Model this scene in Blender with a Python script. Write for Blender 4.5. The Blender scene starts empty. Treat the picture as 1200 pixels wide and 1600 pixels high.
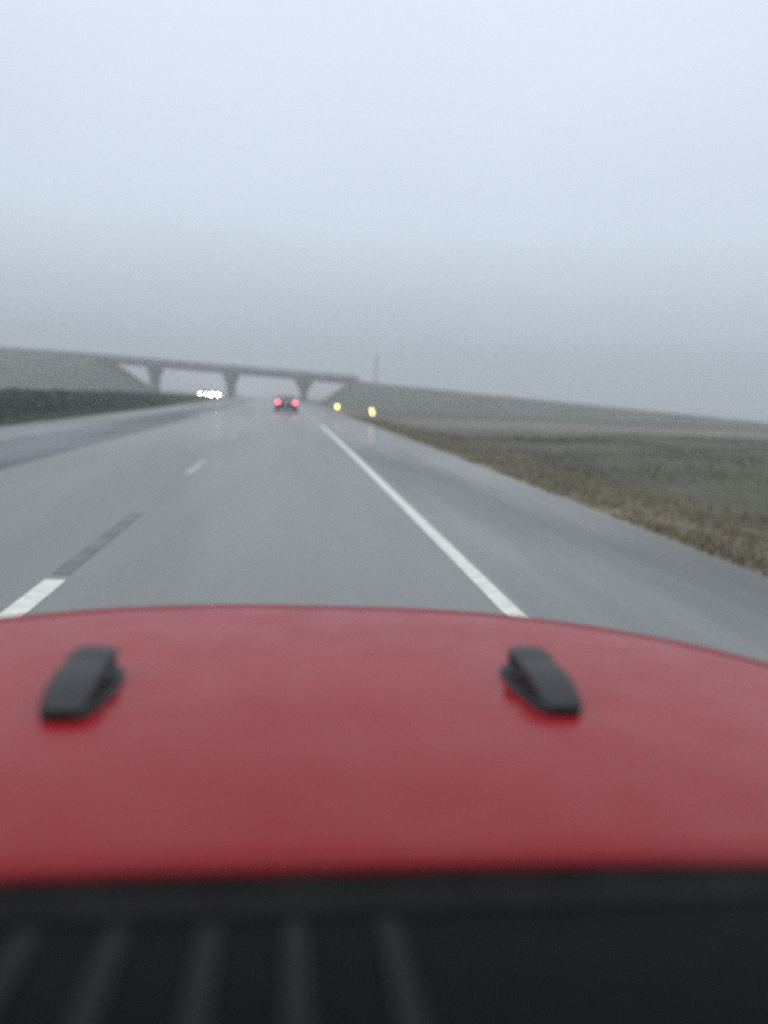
import bpy, bmesh, math, random
from mathutils import Vector, Matrix, noise
random.seed(7)
R = math.radians
SC = bpy.context.scene
COL = SC.collection

# ------------------------------------------------------------------ camera
EYE = 1.62
cd = bpy.data.cameras.new('camera'); cam = bpy.data.objects.new('camera', cd); COL.objects.link(cam)
cd.sensor_fit = 'VERTICAL'; cd.sensor_height = 36.0; cd.lens = 27.0
cd.clip_start = 0.05; cd.clip_end = 6000
cam.location = (0, 0, EYE)
YAW, PITCH, ROLL = 7.263, 8.538, 3.0
# look along +Y, yaw to the right, pitch down, roll so that the horizon falls to the right
cam.rotation_euler = (Matrix.Rotation(R(-YAW), 3, 'Z') @ Matrix.Rotation(R(90 - PITCH), 3, 'X') @ Matrix.Rotation(R(ROLL), 3, 'Z')).to_euler()
cd.dof.use_dof = True; cd.dof.focus_distance = 2.8; cd.dof.aperture_fstop = 1.05
SC.camera = cam

# ------------------------------------------------------------------ sky (overcast) and sun
SUN_EL, SUN_ROT = 52, 200
w = bpy.data.worlds.new("World"); SC.world = w; w.use_nodes = True
nt = w.node_tree; nt.nodes.clear()
def N(t, ty, **k):
    n = t.nodes.new(ty)
    for a, b in k.items(): setattr(n, a, b)
    return n
out = N(nt, 'ShaderNodeOutputWorld')
sky = N(nt, 'ShaderNodeTexSky', sky_type='NISHITA', sun_disc=False, sun_elevation=R(SUN_EL), sun_rotation=R(SUN_ROT))
sky.air_density = 1.0; sky.dust_density = 6.0
b1 = N(nt, 'ShaderNodeBackground'); b1.inputs[1].default_value = 0.05
nt.links.new(sky.outputs[0], b1.inputs[0])
tc = N(nt, 'ShaderNodeTexCoord'); sx = N(nt, 'ShaderNodeSeparateXYZ'); nt.links.new(tc.outputs['Generated'], sx.inputs[0])
ramp = N(nt, 'ShaderNodeValToRGB')          # cloud deck: three times brighter overhead than at the horizon
cr = ramp.color_ramp; cr.elements[0].position = 0.0; cr.elements[0].color = (0.360, 0.403, 0.447, 1)
cr.elements[1].position = 1.0; cr.elements[1].color = (1.30, 1.41, 1.53, 1)
for p, c in ((0.06, (0.455, 0.512, 0.580)), (0.2, (0.685, 0.768, 0.880)), (0.42, (0.80, 0.88, 1.01)), (0.7, (1.10, 1.18, 1.32))):
    e = cr.elements.new(p); e.color = (*c, 1)
nt.links.new(sx.outputs['Z'], ramp.inputs[0])
nz = N(nt, 'ShaderNodeTexNoise'); nz.inputs['Scale'].default_value = 2.2; nz.inputs['Detail'].default_value = 4
mp = N(nt, 'ShaderNodeMapping'); mp.inputs['Scale'].default_value = (1, 1, 2.6)
nt.links.new(tc.outputs['Generated'], mp.inputs[0]); nt.links.new(mp.outputs[0], nz.inputs['Vector'])
mr = N(nt, 'ShaderNodeMapRange'); mr.inputs['To Min'].default_value = 0.97; mr.inputs['To Max'].default_value = 1.03
mr.inputs['From Min'].default_value = 0.3; mr.inputs['From Max'].default_value = 0.7
nt.links.new(nz.outputs[0], mr.inputs[0])
vm = N(nt, 'ShaderNodeVectorMath', operation='SCALE'); nt.links.new(ramp.outputs[0], vm.inputs[0]); nt.links.new(mr.outputs[0], vm.inputs['Scale'])
b2 = N(nt, 'ShaderNodeBackground'); nt.links.new(vm.outputs[0], b2.inputs[0]); b2.inputs[1].default_value = 1.0
mx = N(nt, 'ShaderNodeMixShader'); mx.inputs[0].default_value = 0.94
nt.links.new(b1.outputs[0], mx.inputs[1]); nt.links.new(b2.outputs[0], mx.inputs[2]); nt.links.new(mx.outputs[0], out.inputs[0])
sd = bpy.data.lights.new('sun', 'SUN'); sd.energy = 0.5; sd.angle = R(60); sd.color = (1.0, 0.97, 0.93)
so = bpy.data.objects.new('sun', sd); COL.objects.link(so)
sdir = Vector((math.sin(R(SUN_ROT)) * math.cos(R(SUN_EL)), math.cos(R(SUN_ROT)) * math.cos(R(SUN_EL)), math.sin(R(SUN_EL))))
so.rotation_euler = sdir.to_track_quat('Z', 'Y').to_euler(); so.location = sdir * 50
SC.view_settings.view_transform = 'Standard'; SC.view_settings.look = 'None'
SC.view_settings.exposure = 0.0; SC.view_settings.gamma = 1.0
try: SC.view_settings.use_curve_mapping = False
except Exception: pass
SC.cycles.use_denoising = False      # the photograph's own fine grain
SC.cycles.max_bounces = 6; SC.cycles.volume_bounces = 1
SC.cycles.sample_clamp_indirect = 4.0

# ------------------------------------------------------------------ helpers
def tag(o, label=None, cat=None, group=None, kind=None):
    if label: o['label'] = label
    if cat: o['category'] = cat
    if group: o['group'] = group
    if kind: o['kind'] = kind
    return o
def empty(name, loc=(0, 0, 0), rz=0):
    o = bpy.data.objects.new(name, None); o.empty_display_size = 0.3; COL.objects.link(o)
    o.location = loc; o.rotation_euler = (0, 0, rz); return o
def link(name, me, mat, parent=None, smooth=True):
    o = bpy.data.objects.new(name, me); COL.objects.link(o)
    if mat: me.materials.append(mat)
    if smooth:
        for p in me.polygons: p.use_smooth = True
        try: me.set_sharp_from_angle(angle=R(38))
        except Exception: pass
    if parent: o.parent = parent
    return o
def bmobj(name, bm, mat, parent=None, smooth=True, bevel=0, loc=None):
    bmesh.ops.recalc_face_normals(bm, faces=bm.faces)
    me = bpy.data.meshes.new(name); bm.to_mesh(me); bm.free()
    o = link(name, me, mat, parent, smooth)
    if bevel:
        m = o.modifiers.new('bevel', 'BEVEL'); m.width = bevel; m.segments = 3; m.limit_method = 'ANGLE'; m.angle_limit = R(35)
    if loc: o.location = loc
    return o
def pyobj(name, vs, fs, mat, parent=None, smooth=True):
    me = bpy.data.meshes.new(name); me.from_pydata(vs, [], fs); me.update()
    return link(name, me, mat, parent, smooth)
def box(bm, x0, x1, y0, y1, z0, z1):
    v = [bm.verts.new(p) for p in ((x0,y0,z0),(x1,y0,z0),(x1,y1,z0),(x0,y1,z0),(x0,y0,z1),(x1,y0,z1),(x1,y1,z1),(x0,y1,z1))]
    for f in ((3,2,1,0),(4,5,6,7),(0,1,5,4),(1,2,6,5),(2,3,7,6),(3,0,4,7)): bm.faces.new([v[i] for i in f])
def loft(bm, rings, cap=True, closed=True):
    L = [[bm.verts.new(p) for p in r] for r in rings]
    n = len(rings[0])
    for a, b in zip(L, L[1:]):
        for i in range(n if closed else n - 1):
            j = (i + 1) % n; bm.faces.new((a[i], a[j], b[j], b[i]))
    if cap:
        bm.faces.new(L[0][::-1]); bm.faces.new(L[-1])
    return L
def cyl(bm, p0, p1, r0, r1=None, n=16):
    r1 = r0 if r1 is None else r1
    p0, p1 = Vector(p0), Vector(p1); d = (p1 - p0).normalized()
    a = d.orthogonal().normalized(); b = d.cross(a)
    loft(bm, [[p + (a * math.cos(t) + b * math.sin(t)) * r for t in [2 * math.pi * i / n for i in range(n)]] for p, r in ((p0, r0), (p1, r1))])
def interp(pts, x):
    if x <= pts[0][0]: return pts[0][1]
    for (a, b), (c, d) in zip(pts, pts[1:]):
        if x <= c:
            t = (x - a) / (c - a); return b + (d - b) * t
    return pts[-1][1]
def sstep(a, b, x):
    t = min(1, max(0, (x - a) / (b - a))); return t * t * (3 - 2 * t)

# ------------------------------------------------------------------ materials
def mat(name, base, rough=0.6, metal=0.0, coat=0.0, coat_rough=0.1, spec=0.5, emit=None, strength=0, noise_amt=0.0, noise_scale=5.0, rough_var=0.0, bump=0.0, stretch=(1, 1, 1), col2=None):
    m = bpy.data.materials.new(name); m.use_nodes = True
    t = m.node_tree; p = t.nodes['Principled BSDF']; p.inputs['Coat IOR'].default_value = 1.33
    p.inputs['Base Color'].default_value = (*base, 1); p.inputs['Roughness'].default_value = rough
    p.inputs['Metallic'].default_value = metal; p.inputs['Coat Weight'].default_value = coat
    p.inputs['Coat Roughness'].default_value = coat_rough; p.inputs['Specular IOR Level'].default_value = spec
    if emit: p.inputs['Emission Color'].default_value = (*emit, 1); p.inputs['Emission Strength'].default_value = strength
    g = N(t, 'ShaderNodeNewGeometry'); mpn = N(t, 'ShaderNodeMapping'); mpn.inputs['Scale'].default_value = stretch
    c = N(t, 'ShaderNodeTexCoord')
    t.links.new(c.outputs['Object'], mpn.inputs[0])
    nn = N(t, 'ShaderNodeTexNoise'); nn.inputs['Scale'].default_value = noise_scale; nn.inputs['Detail'].default_value = 6
    t.links.new(mpn.outputs[0], nn.inputs['Vector'])
    if noise_amt or col2:
        mm = N(t, 'ShaderNodeMapRange'); mm.inputs['From Min'].default_value = 0.35; mm.inputs['From Max'].default_value = 0.65
        t.links.new(nn.outputs[0], mm.inputs[0])
        mix = N(t, 'ShaderNodeMix', data_type='RGBA'); t.links.new(mm.outputs[0], mix.inputs['Factor'])
        c2 = col2 or tuple(x * (1 + noise_amt) for x in base); c1 = base if col2 else tuple(x * (1 - noise_amt) for x in base)
        mix.inputs[6].default_value = (*c1, 1); mix.inputs[7].default_value = (*c2, 1)
        t.links.new(mix.outputs[2], p.inputs['Base Color'])
    if rough_var:
        mm = N(t, 'ShaderNodeMapRange'); mm.inputs['From Min'].default_value = 0.35; mm.inputs['From Max'].default_value = 0.65
        mm.inputs['To Min'].default_value = max(0.02, rough - rough_var); mm.inputs['To Max'].default_value = min(1, rough + rough_var)
        t.links.new(nn.outputs[0], mm.inputs[0]); t.links.new(mm.outputs[0], p.inputs['Roughness'])
    if bump:
        bb = N(t, 'ShaderNodeBump'); bb.inputs['Strength'].default_value = bump; bb.inputs['Distance'].default_value = 0.01
        n2 = N(t, 'ShaderNodeTexNoise'); n2.inputs['Scale'].default_value = noise_scale * 8; n2.inputs['Detail'].default_value = 5
        t.links.new(c.outputs['Object'], n2.inputs['Vector'])
        t.links.new(n2.outputs[0], bb.inputs['Height']); t.links.new(bb.outputs[0], p.inputs['Normal'])
    return m

def wet_pavement(name, base, dark, rough, rough_hi, patch=0.0, tracks=()):
    """wet pavement: blotches of lighter and darker surface, wheel-wear paths, aggregate bump"""
    m = bpy.data.materials.new(name); m.use_nodes = True
    t = m.node_tree; p = t.nodes['Principled BSDF']; c = N(t, 'ShaderNodeTexCoord')
    def no(scale, st, det=5, lo=0.35, hi=0.65, a=0, b=1):
        mpn = N(t, 'ShaderNodeMapping'); mpn.inputs['Scale'].default_value = st
        t.links.new(c.outputs['Object'], mpn.inputs[0])
        n = N(t, 'ShaderNodeTexNoise'); n.inputs['Scale'].default_value = scale; n.inputs['Detail'].default_value = det
        t.links.new(mpn.outputs[0], n.inputs['Vector'])
        r = N(t, 'ShaderNodeMapRange'); r.inputs['From Min'].default_value = lo; r.inputs['From Max'].default_value = hi
        r.inputs['To Min'].default_value = a; r.inputs['To Max'].default_value = b
        t.links.new(n.outputs[0], r.inputs[0]); return r.outputs[0]
    big = no(0.5, (1.0, 0.16, 1)); fine = no(40, (1, 1, 1), 3)
    streak = no(2.2, (1.0, 0.05, 1))
    mx1 = N(t, 'ShaderNodeMix', data_type='RGBA'); mx1.inputs[6].default_value = (*dark, 1); mx1.inputs[7].default_value = (*base, 1)
    ad = N(t, 'ShaderNodeMath', operation='ADD'); ml = N(t, 'ShaderNodeMath', operation='MULTIPLY'); ml.inputs[1].default_value = 0.35
    t.links.new(streak, ml.inputs[0]); m2 = N(t, 'ShaderNodeMath', operation='MULTIPLY'); m2.inputs[1].default_value = 0.65
    t.links.new(big, m2.inputs[0]); t.links.new(ml.outputs[0], ad.inputs[0]); t.links.new(m2.outputs[0], ad.inputs[1])
    t.links.new(ad.outputs[0], mx1.inputs['Factor'])
    mx2 = N(t, 'ShaderNodeMix', data_type='RGBA', blend_type='MULTIPLY'); mx2.inputs['Factor'].default_value = 0.5
    cm = N(t, 'ShaderNodeMapRange'); cm.inputs['To Min'].default_value = 0.7; cm.inputs['To Max'].default_value = 1.25
    t.links.new(fine, cm.inputs[0]); cc = N(t, 'ShaderNodeCombineColor')
    for i in range(3): t.links.new(cm.outputs[0], cc.inputs[i])
    t.links.new(mx1.outputs[2], mx2.inputs[6]); t.links.new(cc.outputs[0], mx2.inputs[7]); t.links.new(mx2.outputs[2], p.inputs['Base Color'])
    wetn = no(0.35, (1.0, 0.12, 1), 4, 0.4, 0.6, rough, rough_hi); t.links.new(wetn, p.inputs['Roughness'])
    p.inputs['Specular IOR Level'].default_value = 0.5
    bb = N(t, 'ShaderNodeBump'); bb.inputs['Strength'].default_value = 0.12; bb.inputs['Distance'].default_value = 0.006
    t.links.new(no(55, (1, 1, 1), 4), bb.inputs['Height']); t.links.new(bb.outputs[0], p.inputs['Normal'])
    return m

M = {}
M['lane'] = wet_pavement('wet_lane_concrete', (0.155, 0.160, 0.140), (0.120, 0.124, 0.112), 0.24, 0.40)
M['shoulder'] = wet_pavement('wet_shoulder_asphalt', (0.158, 0.163, 0.140), (0.045, 0.048, 0.044), 0.22, 0.45)
M['inner_shoulder'] = wet_pavement('dark_wet_asphalt', (0.085, 0.090, 0.090), (0.045, 0.048, 0.050), 0.35, 0.6)
M['gravel'] = wet_pavement('pale_gravel', (0.18, 0.185, 0.175), (0.12, 0.125, 0.118), 0.35, 0.6)
M['paint'] = mat('white_road_paint', (0.60, 0.60, 0.535), 0.45, noise_amt=0.12, noise_scale=9)
M['worn_hazed'] = mat('worn_hazed_road_paint', (0.13, 0.135, 0.12), 0.4, noise_scale=2.6, col2=(0.40, 0.40, 0.37))  # real wear on the lane dashes; painted haze on the far edge line
M['seal'] = mat('black_sealant', (0.060, 0.062, 0.060), 0.4, noise_scale=2.2, col2=(0.115, 0.118, 0.108))
M['red'] = mat('red_car_paint', (0.275, 0.0105, 0.0140), 0.5, coat=0.92, coat_rough=0.10, spec=0.0, noise_amt=0.03, noise_scale=3)
t = M['red'].node_tree; p = t.nodes['Principled BSDF']
def film(scale, lo, hi, sock, det=5):
    c_ = N(t, 'ShaderNodeTexCoord'); n_ = N(t, 'ShaderNodeTexNoise'); n_.inputs['Scale'].default_value = scale; n_.inputs['Detail'].default_value = det
    r_ = N(t, 'ShaderNodeMapRange'); r_.inputs['From Min'].default_value = 0.35; r_.inputs['From Max'].default_value = 0.65
    r_.inputs['To Min'].default_value = lo; r_.inputs['To Max'].default_value = hi
    t.links.new(c_.outputs['Object'], n_.inputs['Vector']); t.links.new(n_.outputs[0], r_.inputs[0]); t.links.new(r_.outputs[0], sock)
film(9, 0.84, 1.0, p.inputs['Coat Weight']); film(16, 0.08, 0.18, p.inputs['Coat Roughness'])
vo = N(t, 'ShaderNodeTexVoronoi'); vo.inputs['Scale'].default_value = 170; vo.feature = 'SMOOTH_F1'; c_ = N(t, 'ShaderNodeTexCoord'); t.links.new(c_.outputs['Object'], vo.inputs['Vector'])
r_ = N(t, 'ShaderNodeMapRange'); r_.inputs['From Min'].default_value = 0.0; r_.inputs['From Max'].default_value = 0.42; r_.inputs['To Min'].default_value = 1; r_.inputs['To Max'].default_value = 0
t.links.new(vo.outputs['Distance'], r_.inputs[0])
bb = N(t, 'ShaderNodeBump'); bb.inputs['Strength'].default_value = 0.5; bb.inputs['Distance'].default_value = 0.0006
t.links.new(r_.outputs[0], bb.inputs['Height']); t.links.new(bb.outputs[0], p.inputs['Coat Normal'])
M['red_trim'] = mat('red_shell_paint', (0.23, 0.013, 0.018), 0.5, coat=0.9, coat_rough=0.12, spec=0.0)
M['rubber'] = mat('black_rubber', (0.010, 0.0108, 0.011), 0.42, noise_amt=0.15, noise_scale=40, bump=0.15)
M['plastic'] = mat('black_plastic', (0.0045, 0.0047, 0.0042), 0.75, spec=0.10, noise_amt=0.1, noise_scale=30)
M['rib'] = mat('dark_grey_plastic', (0.0145, 0.0155, 0.0158), 0.6, spec=0.15)
M['cowl'] = mat('cowl_plastic', (0.011, 0.0105, 0.0105), 0.7, spec=0.15, noise_amt=0.35, noise_scale=14)
M['gap'] = mat('black_gap_seal', (0.01, 0.01, 0.01), 0.8)
M['tyre'] = mat('tyre_rubber', (0.02, 0.02, 0.02), 0.8, noise_amt=0.2)
M['rim'] = mat('alloy', (0.4, 0.4, 0.42), 0.35, metal=0.9)
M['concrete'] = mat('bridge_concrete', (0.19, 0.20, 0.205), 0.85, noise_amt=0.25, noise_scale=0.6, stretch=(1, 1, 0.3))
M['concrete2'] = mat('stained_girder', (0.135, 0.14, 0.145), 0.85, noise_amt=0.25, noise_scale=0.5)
M['steel'] = mat('dull_steel', (0.12, 0.125, 0.13), 0.55, metal=0.5, noise_amt=0.1)
M['glass'] = mat('dark_glass', (0.015, 0.018, 0.02), 0.08, spec=0.8)
M['navy'] = mat('dark_car_paint', (0.055, 0.06, 0.068), 0.3, coat=1.0)
M['silver'] = mat('grey_car_paint', (0.25, 0.26, 0.27), 0.35, metal=0.3, coat=1.0)
M['chrome'] = mat('chrome', (0.5, 0.5, 0.5), 0.2, metal=1.0)
M['plate'] = mat('plate_white', (0.6, 0.6, 0.6), 0.5)
M['tail_on'] = mat('lit_tail_lamp', (0.5, 0.02, 0.03), 0.3, emit=(1.0, 0.12, 0.17), strength=7)
M['tail_off'] = mat('red_lens', (0.35, 0.01, 0.015), 0.2, coat=1.0)
M['head_on'] = mat('lit_headlamp', (0.8, 0.8, 0.8), 0.2, emit=(1.0, 0.91, 0.70), strength=95)
M['head_added'] = mat('added_yellowish_headlamp', (0.8, 0.8, 0.8), 0.2, emit=(1.0, 0.86, 0.60), strength=24)  # for the car added to make the glare wider
M['head_off'] = mat('clear_lens', (0.45, 0.46, 0.48), 0.15, coat=1.0)
M['reflector_yellow'] = mat('glowing_yellow_reflector', (0.7, 0.65, 0.1), 0.3, emit=(0.95, 0.90, 0.22), strength=10)  # a reflector, not a lamp: emission replaces the headlight glow it returns
M['reflector_amber'] = mat('glowing_amber_reflector', (0.7, 0.45, 0.1), 0.3, emit=(1.0, 0.74, 0.32), strength=5.5)  # also a reflector; its glow is added as emission

# ------------------------------------------------------------------ the road's line: a slight left bend and a slight dip
def cx(y): return -y * abs(y) / 10000.0 if y < 300 else -9.0 - (y - 300) * 0.06
def rz(y):
    if y < 0: return 0.0
    return -2.0e-5 * y * y if y < 260 else -1.352 - (y - 260) * 0.004
def ysteps(y0, y1, near=1.0):
    ys = []; y = y0
    while y < y1:
        ys.append(y); y += max(near, abs(y) * 0.03)
    ys.append(y1); return ys
def strip(name, a, b, y0, y1, z, m, nx=2, kind='structure', a2=None, b2=None, near=1.0, zf=None):
    ys = ysteps(y0, y1, near); vs = []; fs = []
    for y in ys:
        for i in range(nx + 1):
            o = a + (b - a) * i / nx
            vs.append((cx(y) + o, y, rz(y) + z + (zf(o) if zf else 0)))
    for j in range(len(ys) - 1):
        for i in range(nx):
            k = j * (nx + 1) + i; fs.append((k, k + 1, k + nx + 2, k + nx + 1))
    o = pyobj(name, vs, fs, m)
    if kind: o['kind'] = kind
    return o
LANE_L, LANE_R, EDGE_R, SH_L, GR_L = -5.0, 1.93, 4.92, -7.3, -9.4
o = strip('road', LANE_L, LANE_R, -30, 1500, 0.0, M['lane'], 6); tag(o, 'wet grey highway lanes running ahead under the overpass')
o = strip('right_shoulder', LANE_R, EDGE_R, -30, 1500, 0.0, M['shoulder'], 3); tag(o, 'wet bluish grey shoulder right of the white edge line')
o = strip('left_shoulder', SH_L, LANE_L, -30, 1500, 0.0, M['inner_shoulder'], 3); tag(o, 'dark wet inner shoulder on the left')
o = strip('gravel_strip', GR_L, SH_L, -30, 1500, 0.0, M['gravel'], 2); tag(o, 'pale wet gravel strip beside the median')
o = strip('opposite_road', -24.0, -12.0, -30, 1500, 0.0, M['lane'], 4); tag(o, 'opposing carriageway beyond the median hedge')

# markings
o = strip('edge_line', 1.70, 1.86, 40, 700, 0.004, M['worn_hazed'], 1, near=0.7); tag(o, 'far stretch of the white edge line, haze put into its dull paint')  # duller colour imitates the line fading into haze and spray
o = strip('edge_line', 1.70, 1.86, -20, 40, 0.004, M['paint'], 1, near=0.7); tag(o, 'solid white edge line right of the lane')
d = 0
for k in range(-1, 12):
    y1 = 6.4 + 11.4 * k; y0 = y1 - 3.3
    if k < 0: continue
    o = strip('lane_dash', -1.94, -1.77, y0, y1, 0.004, M['paint'] if k == 0 else M['worn_hazed'], 1, near=0.5)
    o['group'] = 'white dashes of the lane line'
o = strip('sealant_strip', -1.95, -1.80, 6.6, 9.9, 0.004, M['seal'], 2, near=0.4); tag(o, 'black strip on the lane line just past the nearest dash')
for k in range(14):
    y0 = 20 + 11.4 * k
    o = strip('opposite_lane_dash', -17.7, -17.55, y0, y0 + 3.2, 0.004, M['paint'], 1); o['group'] = 'dashes on the opposing carriageway'

# ------------------------------------------------------------------ terrain
BR_A = R(-8.0); BD = Vector((math.cos(BR_A), math.sin(BR_A))); BN = Vector((-BD.y, BD.x)); BP = Vector((0.0, 208.0))
TOP = [(-400, 9.4), (-120, 9.4), (-77, 9.2), (-51, 8.9), (-36, 8.3), (-16, 7.7), (3, 7.15), (12, 6.6), (18, 5.35), (24, 4.9), (58, 3.3), (91, 1.7), (125, 0.2), (170, -0.5), (400, -0.6)]
def base_h(x, y):
    o = x - cx(y); z = rz(y)
    if o > EDGE_R - 0.25:
        z += interp([(4.67, -0.05), (4.95, 0.0), (6.5, -0.10), (7.6, -0.22), (9.0, -0.50), (11.0, -0.55), (14.0, -0.28), (24, -0.05), (60, 0.0), (600, -2)], o)
        z += 0.10 * sstep(6, 12, o) * noise.noise(Vector((x * 0.13, y * 0.08, 3)))
        z += 0.035 * sstep(4.9, 6, o) * noise.noise(Vector((x * 0.9, y * 0.7, 1)))
    elif o < -24.2: z += interp([(-600, -1.0), (-60, -0.2), (-30, -0.2), (-24.2, -0.02)], o)
    elif o < GR_L + 0.05 and o > -12.05: z += -0.02 + 0.2 * math.sin(math.pi * min(1, max(0, (o + 12.0) / 2.6)))
    else: z += -0.06
    return z
def terr(x, y):
    z = base_h(x, y)
    v = Vector((x, y)) - BP; s = v.dot(BD); n = abs(v.dot(BN))
    if y > 120:
        xs = s * BD.x + BP.x
        if xs < -15 or xs > 5:
            t = interp(TOP, xs) - 0.15
            if xs < 0: t = min(t, 8.2 + (xs + 50) * 0.55 if xs > -50 else 99); t -= 0.0
            if -52 < xs < 0: t = min(t, 7.0 - (xs + 49) * 0.58)
            if 5 < xs < 17.5: t = min(t, -0.8 + (xs - 8) * 0.72)
            t -= max(0, n - 6) / 2.1
            t += 0.15 * noise.noise(Vector((x * 0.1, y * 0.1, 0)))
            z = max(z, t)
    if y > 60: z += 0.15 * noise.noise(Vector((x * 0.02, y * 0.02, 7))) * sstep(60, 120, y) * sstep(10, 30, abs(x - cx(y) + 4))
    return z
def axis(segs):
    r = []
    for a, b, st in segs:
        n = max(1, round((b - a) / st)); r += [a + (b - a) * i / n for i in range(n)]
    r.append(segs[-1][1]); return r
# x is measured from the road's line, so the grid follows the road's edge
ox = axis([(-1500, -300, 100), (-300, -110, 15), (-110, -26, 2.0), (-26, -12.1, 1.9), (-12.1, -9.3, 0.34), (-9.3, 4.7, 1.4), (4.7, 9.5, 0.3), (9.5, 30, 1.0), (30, 140, 2.5), (140, 300, 12), (300, 1500, 100)])
yy = axis([(-60, 0, 10), (0, 30, 0.7), (30, 80, 1.6), (80, 175, 2.5), (175, 240, 1.5), (240, 330, 8), (330, 600, 40), (600, 1500, 150)])
vs = [(cx(y) + x, y, terr(cx(y) + x, y)) for y in yy for x in ox]
nX = len(ox); fs = [(j * nX + i, j * nX + i + 1, (j + 1) * nX + i + 1, (j + 1) * nX + i) for j in range(len(yy) - 1) for i in range(nX - 1)]

gm = bpy.data.materials.new('wet_winter_grass'); gm.use_nodes = True
t = gm.node_tree; p = t.nodes['Principled BSDF']; p.inputs['Roughness'].default_value = 0.85; p.inputs['Specular IOR Level'].default_value = 0.25
c = N(t, 'ShaderNodeTexCoord'); sp = N(t, 'ShaderNodeSeparateXYZ')
def gnoise(scale, st=(1, 1, 1), det=6, a=0.0, b=1.0, lo=0.3, hi=0.7):
    q = N(t, 'ShaderNodeMapping'); q.inputs['Scale'].default_value = st; t.links.new(c.outputs['Object'], q.inputs[0])
    n = N(t, 'ShaderNodeTexNoise'); n.inputs['Scale'].default_value = scale; n.inputs['Detail'].default_value = det
    t.links.new(q.outputs[0], n.inputs['Vector'])
    r = N(t, 'ShaderNodeMapRange'); r.inputs['From Min'].default_value = lo; r.inputs['From Max'].default_value = hi
    r.inputs['To Min'].default_value = a; r.inputs['To Max'].default_value = b; t.links.new(n.outputs[0], r.inputs[0]); return r.outputs[0]
def math_(op, a, b=None, cl=False):
    n = N(t, 'ShaderNodeMath', operation=op, use_clamp=cl)
    for i, v in enumerate((a, b)):
        if v is None: continue
        if isinstance(v, (int, float)): n.inputs[i].default_value = v
        else: t.links.new(v, n.inputs[i])
    return n.outputs[0]
def mixc(f, a, b):
    n = N(t, 'ShaderNodeMix', data_type='RGBA')
    if isinstance(f, (int, float)): n.inputs['Factor'].default_value = f
    else: t.links.new(f, n.inputs['Factor'])
    for s, v in ((6, a), (7, b)):
        if isinstance(v, tuple): n.inputs[s].default_value = (*v, 1)
        else: t.links.new(v, n.inputs[s])
    return n.outputs[2]
def band(v, lo, hi, soft):
    u = N(t, 'ShaderNodeMapRange', interpolation_type='SMOOTHSTEP'); u.inputs['From Min'].default_value = lo - soft; u.inputs['From Max'].default_value = lo + soft
    t.links.new(v, u.inputs[0])
    d_ = N(t, 'ShaderNodeMapRange', interpolation_type='SMOOTHSTEP'); d_.inputs['From Min'].default_value = hi - soft; d_.inputs['From Max'].default_value = hi + soft
    d_.inputs['To Min'].default_value = 1; d_.inputs['To Max'].default_value = 0
    t.links.new(v, d_.inputs[0]); return math_('MULTIPLY', u.outputs[0], d_.outputs[0])
t.links.new(c.outputs['Object'], sp.inputs[0]); X, Y, Z = sp.outputs
wob = gnoise(0.12, a=-6.0, b=6.0); wob2 = gnoise(0.8, (1, 0.3, 1), a=-0.5, b=0.5)
xw = math_('ADD', X, wob2); yw = math_('ADD', Y, wob)
bent = math_('ADD', xw, math_('MULTIPLY', math_('MULTIPLY', Y, Y), 1e-4))      # distance from the road's line
green = mixc(gnoise(1.3), (0.080, 0.082, 0.048), (0.125, 0.118, 0.075))
dark = mixc(gnoise(0.6), (0.060, 0.060, 0.038), (0.105, 0.100, 0.064))
straw = mixc(gnoise(2.2, (1, 0.4, 1)), (0.125, 0.108, 0.068), (0.23, 0.195, 0.13))
pale = mixc(gnoise(0.5), (0.135, 0.133, 0.10), (0.18, 0.172, 0.13))
col = mixc(band(bent, 8.6, 400, 1.2), green, dark)
col = mixc(band(math_('ADD', yw, math_('MULTIPLY', X, -0.12)), 50, 76, 10), col, pale)
far_ = band(yw, 92, 3000, 10); rightside = band(bent, 5, 4000, 2)
col = mixc(math_('MULTIPLY', far_, rightside), col, mixc(gnoise(0.1), (0.058, 0.064, 0.046), (0.085, 0.09, 0.066)))
col = mixc(band(bent, 2.0, 9.0, 2.2), col, straw)
col = mixc(math_('MULTIPLY', band(bent, 8.2, 9.0, 0.5), 0.45), col, (0.17, 0.165, 0.135))
col = mixc(band(bent, -13, -8.9, 0.3), col, mixc(gnoise(1.6), (0.042, 0.052, 0.040), (0.075, 0.088, 0.066)))
leftfar = band(bent, -4000, -26, 4)
col = mixc(leftfar, col, mixc(gnoise(0.25), (0.050, 0.056, 0.034), (0.080, 0.084, 0.055)))
spk = gnoise(9.0, det=8, a=0.72, b=1.28)
mu = N(t, 'ShaderNodeVectorMath', operation='SCALE'); t.links.new(col, mu.inputs[0]); t.links.new(spk, mu.inputs['Scale'])
t.links.new(mu.outputs[0], p.inputs['Base Color'])
bb = N(t, 'ShaderNodeBump'); bb.inputs['Strength'].default_value = 0.7; bb.inputs['Distance'].default_value = 0.08
t.links.new(gnoise(6.0, det=8), bb.inputs['Height']); t.links.new(bb.outputs[0], p.inputs['Normal'])
o = pyobj('ground', vs, fs, gm); tag(o, 'wet winter grass verge, field and overpass embankments', kind='structure')

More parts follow.
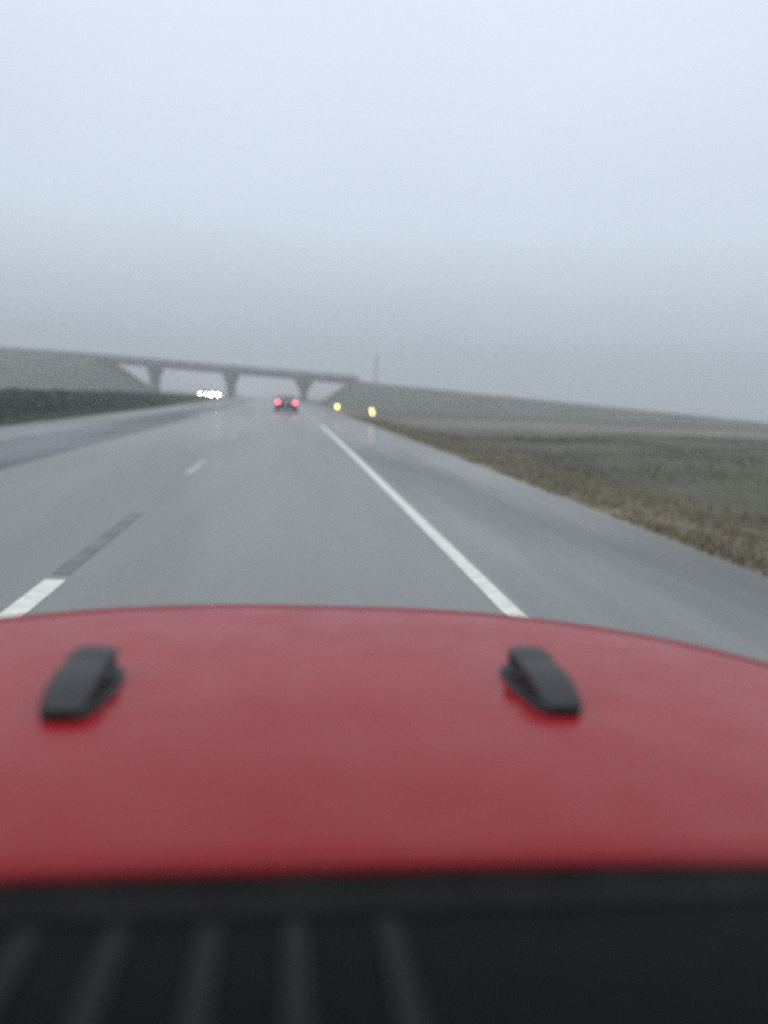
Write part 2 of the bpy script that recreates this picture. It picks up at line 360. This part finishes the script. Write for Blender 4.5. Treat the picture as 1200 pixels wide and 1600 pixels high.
# grass blades on the verge: more than anyone could count
def blades(name, n, area, hmin, hmax, m, label):
    vs, fs = [], []
    for i in range(n):
        x, y = area()
        z = terr(x, y); a = random.random() * math.pi; h = random.uniform(hmin, hmax); wd = random.uniform(0.006, 0.014) * (1 + y / 25)
        dx, dy = math.cos(a) * wd, math.sin(a) * wd; lx, ly = random.gauss(0, 0.4) * h, random.gauss(0, 0.4) * h
        k = len(vs)
        vs += [(x - dx, y - dy, z - 0.01), (x + dx, y + dy, z - 0.01), (x + lx, y + ly, z + h)]; fs.append((k, k + 1, k + 2))
    o = pyobj(name, vs, fs, m, smooth=False); tag(o, label, kind='stuff'); return o
def verge_pt():
    while True:
        y = 5 + 60 * random.random() ** 1.6; off = EDGE_R + 0.03 + abs(random.gauss(0, 1)) * 2.9
        if noise.noise(Vector((off * 0.9, y * 0.5, 2))) > random.uniform(-0.7, 0.35): return cx(y) + off, y
def median_pt():
    y = 12 + 60 * random.random() ** 1.3; return cx(y) + random.uniform(-11.95, GR_L - 0.02), y
M['blade'] = mat('dry_grass_blade', (0.15, 0.132, 0.085), 0.8, noise_scale=0.9, col2=(0.20, 0.17, 0.112))
M['blade2'] = mat('green_grass_blade', (0.045, 0.058, 0.040), 0.8, noise_scale=0.9, col2=(0.085, 0.098, 0.07))
blades('verge_grass', 42000, verge_pt, 0.03, 0.12, M['blade'], 'short dead brown grass along the right shoulder edge')
def field_pt():
    while True:
        y = 8 + 42 * random.random() ** 1.1; off = 9 + 45 * random.random() ** 1.3
        if noise.noise(Vector((off * 0.25, y * 0.18, 12))) > random.uniform(-0.3, 0.5): return cx(y) + off, y
M['blade3'] = mat('field_grass_blade', (0.05, 0.052, 0.034), 0.85, noise_scale=0.4, col2=(0.13, 0.12, 0.08))
blades('field_grass', 20000, field_pt, 0.06, 0.22, M['blade3'], 'rough dull olive field grass right of the verge')
blades('median_grass', 16000, median_pt, 0.04, 0.16, M['blade2'], 'wet green grass of the median below the hedge')

# ------------------------------------------------------------------ median hedge
hb = bmesh.new()
HX = -11.2
def hheight(y): return interp([(10, 1.12), (30, 1.08), (55, 1.0), (95, 0.72), (125, 0.55)], y)
rings = []
y = 14.0
while y < 128:
    c0, z0, h = cx(y) + HX, rz(y) + 0.05, hheight(y)
    r = []
    for k in range(12):
        a = math.pi * k / 11; e = 0.42 + 0.06 * noise.noise(Vector((y, k, 0)))
        r.append((c0 + math.cos(a) * e, y, z0 + (math.sin(a) ** 0.6) * (h * 0.88 + 0.07 * noise.noise(Vector((y * 0.8, k * 0.3, 5))))))
    rings.append(r); y += 0.6
loft(hb, rings, cap=True, closed=True)
me = bpy.data.meshes.new('hedge'); hb.to_mesh(me); hb.free()
vs = [tuple(v.co) for v in me.vertices]; fs = [tuple(p_.vertices) for p_ in me.polygons]
for i in range(30000):
    y = 14 + 113 * random.random() ** 1.5; h = hheight(y)
    a = random.random() * math.pi; e = 0.45 + random.uniform(-0.05, 0.10); lump = 1 + 0.12 * noise.noise(Vector((y * 0.7, 0, 9)))
    px, pz = cx(y) + HX + math.cos(a) * e, rz(y) + 0.05 + (math.sin(a) ** 0.6) * h * lump * random.uniform(0.86, 1.04)
    s = random.uniform(0.018, 0.045) * (1 + y / 40)
    u = Vector((random.gauss(0, 1), random.gauss(0, 1), random.gauss(0, 1))).normalized(); v = u.orthogonal().normalized()
    q = Vector((px, y, pz)); k = len(vs)
    vs += [tuple(q - u * s), tuple(q + v * s * 0.6), tuple(q + u * s), tuple(q - v * s * 0.6)]; fs.append((k, k + 1, k + 2, k + 3))
me2 = bpy.data.meshes.new('median_hedge'); me2.from_pydata(vs, [], fs); me2.update(); bpy.data.meshes.remove(me)
M['hedge'] = mat('hedge_leaves', (0.018, 0.032, 0.022), 0.6, noise_scale=1.3, col2=(0.045, 0.07, 0.045))
o = link('median_hedge', me2, M['hedge'], smooth=False)
tag(o, 'long low dark green hedge along the median on the left', 'hedge')

# ------------------------------------------------------------------ overpass
root = empty('overpass', (BP.x, BP.y, 0)); tag(root, 'hazy concrete highway overpass on flared piers crossing the road ahead', 'bridge')
def bpnt(xs, n, z):   # world x along the bridge line, n metres across it -> position relative to the root
    s = (xs - BP.x) / BD.x
    return (BD.x * s + BN.x * n, BD.y * s + BN.y * n, z)
def sweep(name, x0, x1, prof, m, parent=root, step=3.0, topf=None):
    bm = bmesh.new(); rings = []; n = max(2, int((x1 - x0) / step)); 
    for i in range(n + 1):
        x = x0 + (x1 - x0) * i / n; tz = interp(DECK, x); rings.append([bpnt(x, a, tz + b) for a, b in prof])
    loft(bm, rings); return bmobj(name, bm, m, parent, smooth=False)
DECK = [(-95, 8.45), (-77, 8.4), (-51, 8.05), (-36, 7.55), (-16, 6.9), (3, 6.3), (16, 5.75), (19, 5.6)]
sweep('deck', -52, 17, [(-6, 0), (6, 0), (6, -0.35), (5.0, -0.45), (-5.0, -0.45), (-6, -0.35)], M['concrete'])
for n0 in (-4.4, -1.5, 1.5, 4.4):
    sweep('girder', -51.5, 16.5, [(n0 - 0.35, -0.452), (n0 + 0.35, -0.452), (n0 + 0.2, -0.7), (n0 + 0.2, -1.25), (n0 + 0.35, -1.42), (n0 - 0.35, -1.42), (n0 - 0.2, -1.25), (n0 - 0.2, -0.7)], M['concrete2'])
for s_ in (-1, 1):
    sweep('parapet', -95, 17.5, [(s_ * 5.98, 0.003), (s_ * 5.6, 0.003), (s_ * 5.75, 0.3), (s_ * 5.8, 0.78), (s_ * 5.98, 0.78)], M['concrete'])
sweep('road_surface', -95, 60, [(-5.4, -0.1), (5.4, -0.1), (5.4, 0.012), (-5.4, 0.012)], M['shoulder']) if False else None
for x in (-36, -15.9, 3.3):
    zt = interp(DECK, x) - 1.42; z0 = rz(208) - 0.6
    bm = bmesh.new(); rings = []
    def sec(z, hx, hn):
        c_ = 0.25
        return [bpnt(x + a, b, z) for a, b in ((-hx + c_, -hn), (hx - c_, -hn), (hx, -hn + c_), (hx, hn - c_), (hx - c_, hn), (-hx + c_, hn), (-hx, hn - c_), (-hx, -hn + c_))]
    fl = 0.06 if x < -30 else (0.5 if x < 0 else 1.0)
    for z, hx, hn in ((z0, 0.72, 2.6), (zt - 3.2, 0.72, 2.6), (zt - 2.0, 0.72 + fl * 0.35, 3.3), (zt - 1.0, 0.72 + fl, 4.6), (zt - 0.003, 0.72 + fl * 1.1, 5.0)):
        rings.append(sec(z, hx, hn))
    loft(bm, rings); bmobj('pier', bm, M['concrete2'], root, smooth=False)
for x in (-51.5, 16.5):
    s_ = -1 if x < 0 else 1; zt = interp(DECK, x)
    bm = bmesh.new(); loft(bm, [[bpnt(x + s_ * a, b, z) for a, b in ((0.0, -6.1), (1.2, -6.1), (1.2, 6.1), (0.0, 6.1))] for z in (zt - 4.5, zt - 0.46)])
    bmobj('abutment', bm, M['concrete'], root, smooth=False)

# ------------------------------------------------------------------ tall pole beyond the embankment
px_, py_ = 25.6, 238.0
rt = empty('light_mast', (px_, py_, 0)); tag(rt, 'tall thin grey mast rising beyond the overpass embankment', 'pole')
bm = bmesh.new(); cyl(bm, (0, 0, terr(px_, py_) - 0.5), (0, 0, 13.9), 0.34, 0.20); bmobj('mast_pole', bm, M['steel'], rt)
bm = bmesh.new(); box(bm, -0.6, 0.6, -0.12, 0.12, 13.7, 13.85); box(bm, -0.62, -0.25, -0.22, 0.22, 13.45, 13.7); box(bm, 0.25, 0.62, -0.22, 0.22, 13.45, 13.7)
bmobj('lamp_head', bm, M['steel'], rt, bevel=0.03)

# ------------------------------------------------------------------ roadside delineators: reflectors whose emission stands in for retroreflection
def marker(x, y, zl, m, two, label):
    r = empty('delineator', (x, y, terr(x, y))); tag(r, label, 'marker reflector', 'delineators on the right verge')
    h = zl - terr(x, y)
    bm = bmesh.new(); box(bm, -0.22, 0.22, -0.16, 0.16, -0.02, 0.05); bmobj('base', bm, M['tyre'], r, bevel=0.02)
    bm = bmesh.new(); cyl(bm, (0, 0, 0.04), (0, 0, h - 0.1), 0.03); bmobj('post', bm, M['steel'], r)
    bm = bmesh.new(); box(bm, -0.13, 0.13, 0.0, 0.09, h - 0.24, h + 0.26); bmobj('housing', bm, M['plastic'], r, bevel=0.03)
    for dz, dx in (((0.11, -0.03), (-0.11, 0.03)) if two else ((0.0, 0.0),)):
        bm = bmesh.new(); n = 20
        rr = (0.10, 0.10) if two else (0.12, 0.19)
        loft(bm, [[(dx + rr[0] * k * math.cos(2 * math.pi * i / n), yy_, h + dz + rr[1] * k * math.sin(2 * math.pi * i / n)) for i in range(n)] for k, yy_ in ((1, -0.002), (1, -0.02), (0.75, -0.05), (0.3, -0.065))])
        bmobj('lens', bm, m, r)  # reflector face, not a lamp lens; its glow is added emission
marker(5.25, 50.0, 0.60, M['reflector_amber'], True, 'low roadside marker with two amber reflectors given an added glow, the nearer and right one')
marker(5.0, 84.0, 0.28, M['reflector_yellow'], False, 'low roadside marker with one yellow green reflector given an added glow, farther along the shoulder')

# ------------------------------------------------------------------ cars
def make_car(name, label, paint, head, tail, loc, rotz, group=None, tall=1.0):
    """built looking along +Y (front at +Y); 4.6 m long, 1.82 m wide"""
    r = empty(name, loc, rotz); tag(r, label, 'car', group)
    T = tall
    # body lower shell: cross-sections along the length
    secs = [(-2.28, .70, .42, .80), (-2.22, .84, .30, .98), (-1.9, .90, .24, 1.04), (-1.2, .91, .22, 1.0), (0, .91, .22, .97), (.9, .91, .22, .95), (1.6, .89, .22, .88), (2.1, .82, .26, .76), (2.26, .70, .34, .66)]
    bm = bmesh.new(); rings = []
    for y, hw, z0, z1 in secs:
        z1 = z1 * T; m_ = (z0 + z1) / 2
        rings.append([(-hw * .92, y, z0), (-hw, y, z0 + .1), (-hw, y, m_), (-hw * .97, y, z1 - .09), (-hw * .88, y, z1), (hw * .88, y, z1), (hw * .97, y, z1 - .09), (hw, y, m_), (hw, y, z0 + .1), (hw * .92, y, z0)])
    loft(bm, rings); bmobj('body', bm, paint, r, bevel=0.02)
    bm = bmesh.new(); rings = []
    for y, hb_, ht, z0, z1 in ((-1.98, .74, .62, 1.0, 1.02), (-1.45, .80, .60, .99, 1.36), (-.9, .80, .60, .97, 1.44), (-.1, .80, .60, .96, 1.46), (.5, .80, .62, .95, 1.38), (1.2, .78, .66, .92, .96)):
        z0, z1 = z0 * T - .02, z1 * T
        rings.append([(-hb_, y, z0), (-hb_ * .98, y, z0 + .01), (-ht, y, z1 - .03 if z1 - z0 > .1 else z1), (-ht * .85, y, z1), (ht * .85, y, z1), (ht, y, z1 - .03 if z1 - z0 > .1 else z1), (hb_ * .98, y, z0 + .01), (hb_, y, z0)])
    loft(bm, rings); bmobj('roof', bm, paint, r, bevel=0.01)
    def quad(name_, pts, m_, th=0.012):
        bm_ = bmesh.new(); a, b, c_, d_ = [Vector(q) for q in pts]; n_ = (b - a).cross(d_ - a).normalized() * th
        loft(bm_, [[a - n_, b - n_, c_ - n_, d_ - n_], [a + n_, b + n_, c_ + n_, d_ + n_]]); return bmobj(name_, bm_, m_, r, smooth=False)
    quad('rear_window', ((-.66, -1.90, 1.05 * T), (.66, -1.90, 1.05 * T), (.52, -1.49, 1.34 * T), (-.52, -1.49, 1.34 * T)), M['glass'])
    quad('windscreen', ((-.68, 1.12, .98 * T), (.68, 1.12, .98 * T), (.54, .56, 1.36 * T), (-.54, .56, 1.36 * T)), M['glass'])
    for s in (-1, 1):
        quad('side_window', ((s * .795, -1.35, 1.02 * T), (s * .795, .75, 1.0 * T), (s * .63, .35, 1.36 * T), (s * .62, -1.2, 1.34 * T)), M['glass'], 0.015)
        bm = bmesh.new(); box(bm, s * .70 - .13, s * .70 + .13, -2.31, -2.2, .72 * T, .93 * T); bmobj('tail_light', bm, tail, r, bevel=0.03)
        bm = bmesh.new(); n = 18
        loft(bm, [[(s * .66 + q * .24 * math.cos(2 * math.pi * i / n), y, .62 * T + .05 + q * .17 * math.sin(2 * math.pi * i / n)) for i in range(n)] for y, q in ((2.15, 1), (2.26, 1), (2.29, .6))])
        bmobj('headlight', bm, head, r)
        for y in (-1.42, 1.42):
            wh = bmesh.new(); cyl(wh, (s * .68, y, .33), (s * .925, y, .33), .33, n=28); wo = bmobj('wheel', wh, M['tyre'], r, bevel=0.03)
            wh = bmesh.new(); cyl(wh, (s * .90, y, .33), (s * .935, y, .33), .21, .17, n=20); ro = bmobj('rim', wh, M['rim'], wo)
        bm = bmesh.new(); box(bm, min(s * .84, s * 1.02), max(s * .84, s * 1.02), .72, .88, .98 * T, 1.12 * T); bmobj('wing_mirror', bm, paint, r, bevel=0.03)
    bm = bmesh.new(); box(bm, -.84, .84, -2.36, -2.18, .30, .52); bmobj('rear_bumper', bm, M['plastic'], r, bevel=0.04)
    bm = bmesh.new(); box(bm, -.80, .80, 2.1, 2.33, .26, .44); bmobj('front_bumper', bm, M['plastic'], r, bevel=0.04)
    bm = bmesh.new(); box(bm, -.26, .26, -2.37, -2.28, .62 * T, .73 * T); bmobj('number_plate', bm, M['plate'], r)
    bm = bmesh.new(); box(bm, -.42, .42, 2.2, 2.31, .48, .62); bmobj('grille', bm, M['plastic'], r, bevel=0.02)
    return r
cy_ = 66.0
make_car('dark_car', 'dark car ahead in our lane with two glowing red tail lights', M['navy'], M['head_off'], M['tail_on'], (-0.39, cy_, rz(cy_)), R(0.8), tall=1.0)
cy_ = 160.0
make_car('oncoming_car', 'oncoming car with glaring white headlights, the nearer and brighter pair beside the bridge pier', M['silver'], M['head_on'], M['tail_off'], (cx(cy_) - 12.6, cy_, rz(cy_)), R(181.5), 'oncoming cars', tall=1.15)
cy_ = 178.0
make_car('oncoming_car', 'added farther oncoming car, its dimmer yellowish headlights widening the glare to the left', M['navy'], M['head_added'], M['tail_off'], (cx(cy_) - 16.2, cy_, rz(cy_)), R(182), 'oncoming cars', tall=1.15)  # second car added to spread the headlight glare leftwards

# ------------------------------------------------------------------ the red vehicle we look out of
VX = 0.056
veh = empty('red_vehicle', (VX, 0, 0)); tag(veh, 'red vehicle in front of the camera, its broad wet hood carrying two black rubber blocks', 'car')
RY, RL, HW = 0.602, 0.833, 0.88          # rear edge, length, half width
def front(u, off=0.0): 
    q = min(1.0, abs(u) / HW); return RY + RL * max(0.0, 1 - q ** 2.5) ** 0.33
def outline(off=0.0, n=90):
    pts = []
    for i in range(n + 1):
        a = math.pi * (i / n); u = -HW * math.cos(a); u = max(-HW, min(HW, u)); pts.append(Vector((u, front(u))))
    res = []
    for i, q in enumerate(pts):
        a = pts[max(0, i - 1)]; b = pts[min(n, i + 1)]; tg = (b - a).normalized(); nn = Vector((-tg.y, tg.x))
        if i in (0, n): nn = Vector((-1 if i == 0 else 1, 0))
        res.append(q + nn * off)
    return res
def hz(u, y):
    v = (y - RY) / RL
    return 1.222 - 0.016 * v - 0.030 * max(0, abs(u) - 0.1) ** 2 + 0.006 * math.exp(-(u / 0.45) ** 4) * (1 - v * 0.4)
OL = outline(); nO = len(OL); vs, fs = [], []
rows = 26
for j in range(rows + 1):
    f = j / rows
    for q in OL:
        y = RY + (q.y - RY) * f; vs.append((q.x, y, hz(q.x, y)))
roll = [(0.006, 0.0012), (0.013, 0.005), (0.018, 0.011), (0.020, 0.020), (0.020, 0.05)]
for off, dz in roll:
    for q, q0 in zip(outline(off), OL): vs.append((q.x, q.y, hz(q0.x, q0.y) - dz))
R_ = rows + 1 + len(roll)
fs = [(j * nO + i, j * nO + i + 1, (j + 1) * nO + i + 1, (j + 1) * nO + i) for j in range(R_ - 1) for i in range(nO - 1)]
# rear edge folded down
k = len(vs)
for dz, dy in ((0.004, -0.006), (0.014, -0.010), (0.05, -0.010)):
    for q in OL: vs.append((q.x, RY + dy, hz(q.x, RY) - dz))
fs += [(i + 1, i, k + i, k + i + 1) for i in range(nO - 1)]
fs += [(k + j * nO + i + 1, k + j * nO + i, k + (j + 1) * nO + i, k + (j + 1) * nO + i + 1) for j in range(2) for i in range(nO - 1)]
hood = pyobj('hood', vs, fs, M['red'], veh)
# grille header and fender shell around the hood
vs = []; prof = [(0.030, 0.060), (0.030, 0.014), (0.033, 0.008), (0.040, 0.006), (0.058, 0.008), (0.072, 0.014), (0.082, 0.026), (0.086, 0.048), (0.088, 0.20), (0.080, 0.42), (0.06, 0.62)]
for off, dz in prof:
    for q, q0 in zip(outline(off), OL): vs.append((q.x, q.y, hz(q0.x, q0.y) - dz))
fs = [(j * nO + i, j * nO + i + 1, (j + 1) * nO + i + 1, (j + 1) * nO + i) for j in range(len(prof) - 1) for i in range(nO - 1)]
pyobj('front_shell', vs, fs, M['red_trim'], veh)
vs = []
for off in (0.019, 0.031):
    for q, q0 in zip(outline(off), OL): vs.append((q.x, q.y, hz(q0.x, q0.y) - 0.035))
pyobj('hood_seal', vs, [(i, i + 1, nO + i + 1, nO + i) for i in range(nO - 1)], M['gap'], veh)
for i in range(7):
    u = -0.36 + 0.12 * i
    bm = bmesh.new(); yf = front(u) + 0.082; box(bm, u - 0.033, u + 0.033, yf - 0.03, yf, 0.72, 1.08); bmobj('grille_slot', bm, M['gap'], veh, bevel=0.015)
for s in (-1, 1):
    bm = bmesh.new(); n = 24; u = s * 0.60; yf = front(u)
    loft(bm, [[(u + q * 0.09 * math.cos(2 * math.pi * i / n), yf + y, 0.93 + q * 0.09 * math.sin(2 * math.pi * i / n)) for i in range(n)] for y, q in ((0.03, 1), (0.13, 1), (0.145, .8), (0.15, .3))])
    bmobj('headlight', bm, M['head_off'], veh)
    bm = bmesh.new(); rings = []
    for a in range(0, 13):
        t_ = math.pi * a / 12; yc, zc = 0.95 - math.cos(t_) * 0.52, 0.52 + math.sin(t_) * 0.42
        yi, zi = 0.95 - math.cos(t_) * 0.46, 0.50 + math.sin(t_) * 0.40
        x0, x1 = sorted((s * 0.86, s * 1.10)); rings.append([(x0, yc, zc), (x1, yc, zc), (x1, yi, zi), (x0, yi, zi)])
    loft(bm, rings); bmobj('fender_flare', bm, M['plastic'], veh, bevel=0.01)
    wh = bmesh.new(); cyl(wh, (s * .80, 0.95, .40), (s * 1.07, 0.95, .40), .40, n=32); wo = bmobj('wheel', wh, M['tyre'], veh, bevel=0.04)
    wh = bmesh.new(); cyl(wh, (s * 1.05, 0.95, .40), (s * 1.08, 0.95, .40), .22, .18, n=20); bmobj('rim', wh, M['rim'], wo)
    wh = bmesh.new(); cyl(wh, (s * .80, -1.5, .40), (s * 1.07, -1.5, .40), .40, n=32); wo = bmobj('wheel', wh, M['tyre'], veh, bevel=0.04)
bm = bmesh.new(); box(bm, -0.85, 0.85, 1.50, 1.66, 0.50, 0.68); bmobj('front_bumper', bm, M['plastic'], veh, bevel=0.03)
bm = bmesh.new(); box(bm, -0.84, 0.84, -2.0, 0.574, 0.45, 1.10); bmobj('body', bm, M['red_trim'], veh, bevel=0.03)

# rubber blocks on the hood (mirror pair)
def hood_block(s, xc, y0, y1):
    """s: +1 puts the hollow on the +X side (left block), -1 mirrors it"""
    L_ = y1 - y0
    # fraction along, outer half width, inner half width, height, cavity depth
    S = [(0.00, .019, .016, .007, 0), (0.03, .024, .021, .013, 0), (0.10, .027, .023, .021, 0), (0.25, .029, .024, .031, 0), (0.42, .031, .025, .037, 0), (0.55, .032, .024, .034, 0), (0.64, .031, .024, .033, .001), (0.68, .031, .027, .036, .014), (0.80, .031, .030, .040, .020), (0.90, .029, .029, .040, .016), (0.94, .026, .025, .037, .001), (0.985, .020, .019, .028, 0), (1.0, .014, .013, .018, 0)]
    bm = bmesh.new(); rings = []
    for f, wo_, wi, h, cav in S:
        y = y0 + f * L_; zb = hz(xc, y) + 0.0035
        xi = wi; c1 = cav if cav else 0.0005
        pts = [(-wo_, 0), (-wo_ * .98, h * .45), (-wo_ * .86, h * .80), (-wo_ * .62, h * .97), (-wo_ * .2, h), (xi * .35, h * .985), (xi * .72, h * .93), (xi * .92, h * .84), (xi * .96, h * .74), (xi * .97 - c1, h * .70), (xi * .98 - c1, h * .30), (xi, h * .22), (xi, 0)]
        rings.append([(xc + s * a * 1.22, y, zb + b) for a, b in pts])
    loft(bm, rings)
    b = bmobj('hood_bumper', bm, M['rubber'], hood)
    md = b.modifiers.new('soft', 'SUBSURF'); md.levels = md.render_levels = 1
    # thin foot plate with a flange on the inner side
    bm = bmesh.new(); pl = []
    for f, a, c_ in ((-0.015, -.014, .012), (0.0, -.020, .018), (0.06, -.024, .025), (0.4, -.031, .036), (0.75, -.031, .037), (0.92, -.027, .032), (1.01, -.016, .018)):
        pl.append((f, a, c_))
    rings = []
    for f, a, c_ in pl:
        y = y0 + f * L_; zb = hz(xc, y) - 0.0005; a *= 1.2; c_ *= 1.2
        rings.append([(xc + s * a, y, zb), (xc + s * a, y, zb + .0045), (xc + s * (a + .002), y, zb + .006), (xc + s * (c_ - .003), y, zb + .009), (xc + s * c_, y, zb + .006), (xc + s * c_, y, zb)])
    loft(bm, rings); bmobj('foot_plate', bm, M['rubber'], hood)
hood_block(+1, -0.314, 0.905, 1.085)
hood_block(-1, 0.312, 0.920, 1.105)

# black cowl and ribbed dashboard top
bm = bmesh.new(); rings = []
for u in [i / 20 * 0.9 for i in range(-20, 21)]:
    rings.append([(u, 0.590, 1.170), (u, 0.590, hz(u, 0.60) - 0.004), (u, 0.587, hz(u, 0.60) - 0.002), (u, 0.575, 1.2165), (u, 0.563, 1.2150), (u, 0.5545, 1.2140), (u, 0.5535, 1.2120), (u, 0.5535, 1.16)])
loft(bm, rings); bmobj('cowl', bm, M['cowl'], veh)
bm = bmesh.new(); rings = []
for u in [i / 20 * 0.84 for i in range(-20, 21)]:
    rings.append([(u, 0.5525, 1.15), (u, 0.5525, 1.2115), (u, 0.5505, 1.2132), (u, 0.46, 1.222), (u, 0.38, 1.234), (u, 0.30, 1.240), (u, 0.26, 1.228), (u, 0.25, 1.10)])
loft(bm, rings); dash = bmobj('dashboard', bm, M['plastic'], veh)
def dz_(y): return interp([(0.25, 1.228), (0.26, 1.228), (0.30, 1.240), (0.38, 1.234), (0.46, 1.222), (0.5505, 1.2132)], y)
for i, u in enumerate((-0.300, -0.235, -0.171, -0.103, -0.039, 0.033)):
    bm = bmesh.new(); rings = []
    for k in range(9):
        y = 0.545 - (0.545 - 0.33) * k / 8; hwid = 0.009 + 0.0015 * k / 8; h = 0.0001 + 0.0055 * min(1, k / 1.5, (8 - k) / 1.0 + 0.1); z = dz_(y)
        rings.append([(u - hwid, y, z - 0.002), (u - hwid * .85, y, z + h * .8), (u - hwid * .5, y, z + h), (u + hwid * .5, y, z + h), (u + hwid * .85, y, z + h * .8), (u + hwid, y, z - 0.002)])
    loft(bm, rings); bmobj('dashboard_rib', bm, M['rib'], dash)

# the cabin round the camera: it keeps the sky behind off the dashboard
bm = bmesh.new(); rings = []
for y, z, hw in ((0.30, 1.86, .66), (0.22, 1.90, .68), (-0.4, 1.93, .69), (-1.4, 1.92, .69), (-2.0, 1.88, .68)):
    rings.append([(-hw - .02, y, z - .10), (-hw, y, z - .02), (-hw + .08, y, z), (hw - .08, y, z), (hw, y, z - .02), (hw + .02, y, z - .10), (hw - .03, y, z - .10), (hw - .08, y, z - .035), (-hw + .08, y, z - .035), (-hw + .03, y, z - .10)])
loft(bm, rings); bmobj('roof', bm, M['plastic'], veh)
for s in (-1, 1):
    bm = bmesh.new(); loft(bm, [[(s * .74 + a, .56 + b, 1.19) for a, b in ((-.03, -.04), (.03, -.04), (.03, .02), (-.03, .02))], [(s * .66 + a, .28 + b, 1.84) for a, b in ((-.03, -.04), (.03, -.04), (.03, .02), (-.03, .02))]])
    bmobj('windshield_pillar', bm, M['plastic'], veh, bevel=0.01)
    bm = bmesh.new(); x0, x1 = sorted((s * .76, s * .82)); box(bm, x0, x1, -0.75, 0.50, 0.60, 1.22); d_ = bmobj('door', bm, M['red_trim'], veh, bevel=0.02)
    bm = bmesh.new(); x0, x1 = sorted((s * .66, s * .80)); box(bm, x0, x1, -2.0, -0.78, 1.10, 1.80); bmobj('side_panel', bm, M['plastic'], veh, bevel=0.02)
bm = bmesh.new(); box(bm, -.70, .70, -2.03, -1.99, 1.05, 1.84); bmobj('rear_panel', bm, M['plastic'], veh)
for s in (-1, 1):
    bm = bmesh.new(); box(bm, s * .36 - .24, s * .36 + .24, -.62, -.48, .9, 1.45); box(bm, s * .36 - .12, s * .36 + .12, -.60, -.50, 1.46, 1.66)
    bmobj('seat', bm, M['rubber'], veh, bevel=0.04)

# ------------------------------------------------------------------ rain haze: one closed box round everything
bm = bmesh.new(); box(bm, -1450, 1450, -55, 1450, -9.0, 17.0)
hm = bpy.data.materials.new('haze'); hm.use_nodes = True; t = hm.node_tree; t.nodes.clear()
mo = N(t, 'ShaderNodeOutputMaterial'); pv = N(t, 'ShaderNodeVolumePrincipled')
pv.inputs['Color'].default_value = (0.985, 0.99, 0.99, 1); pv.inputs['Density'].default_value = 0.0027; pv.inputs['Anisotropy'].default_value = 0.72
t.links.new(pv.outputs[0], mo.inputs['Volume'])
o = bmobj('haze', bm, hm, smooth=False); tag(o, 'grey rain haze over the whole road', kind='stuff')
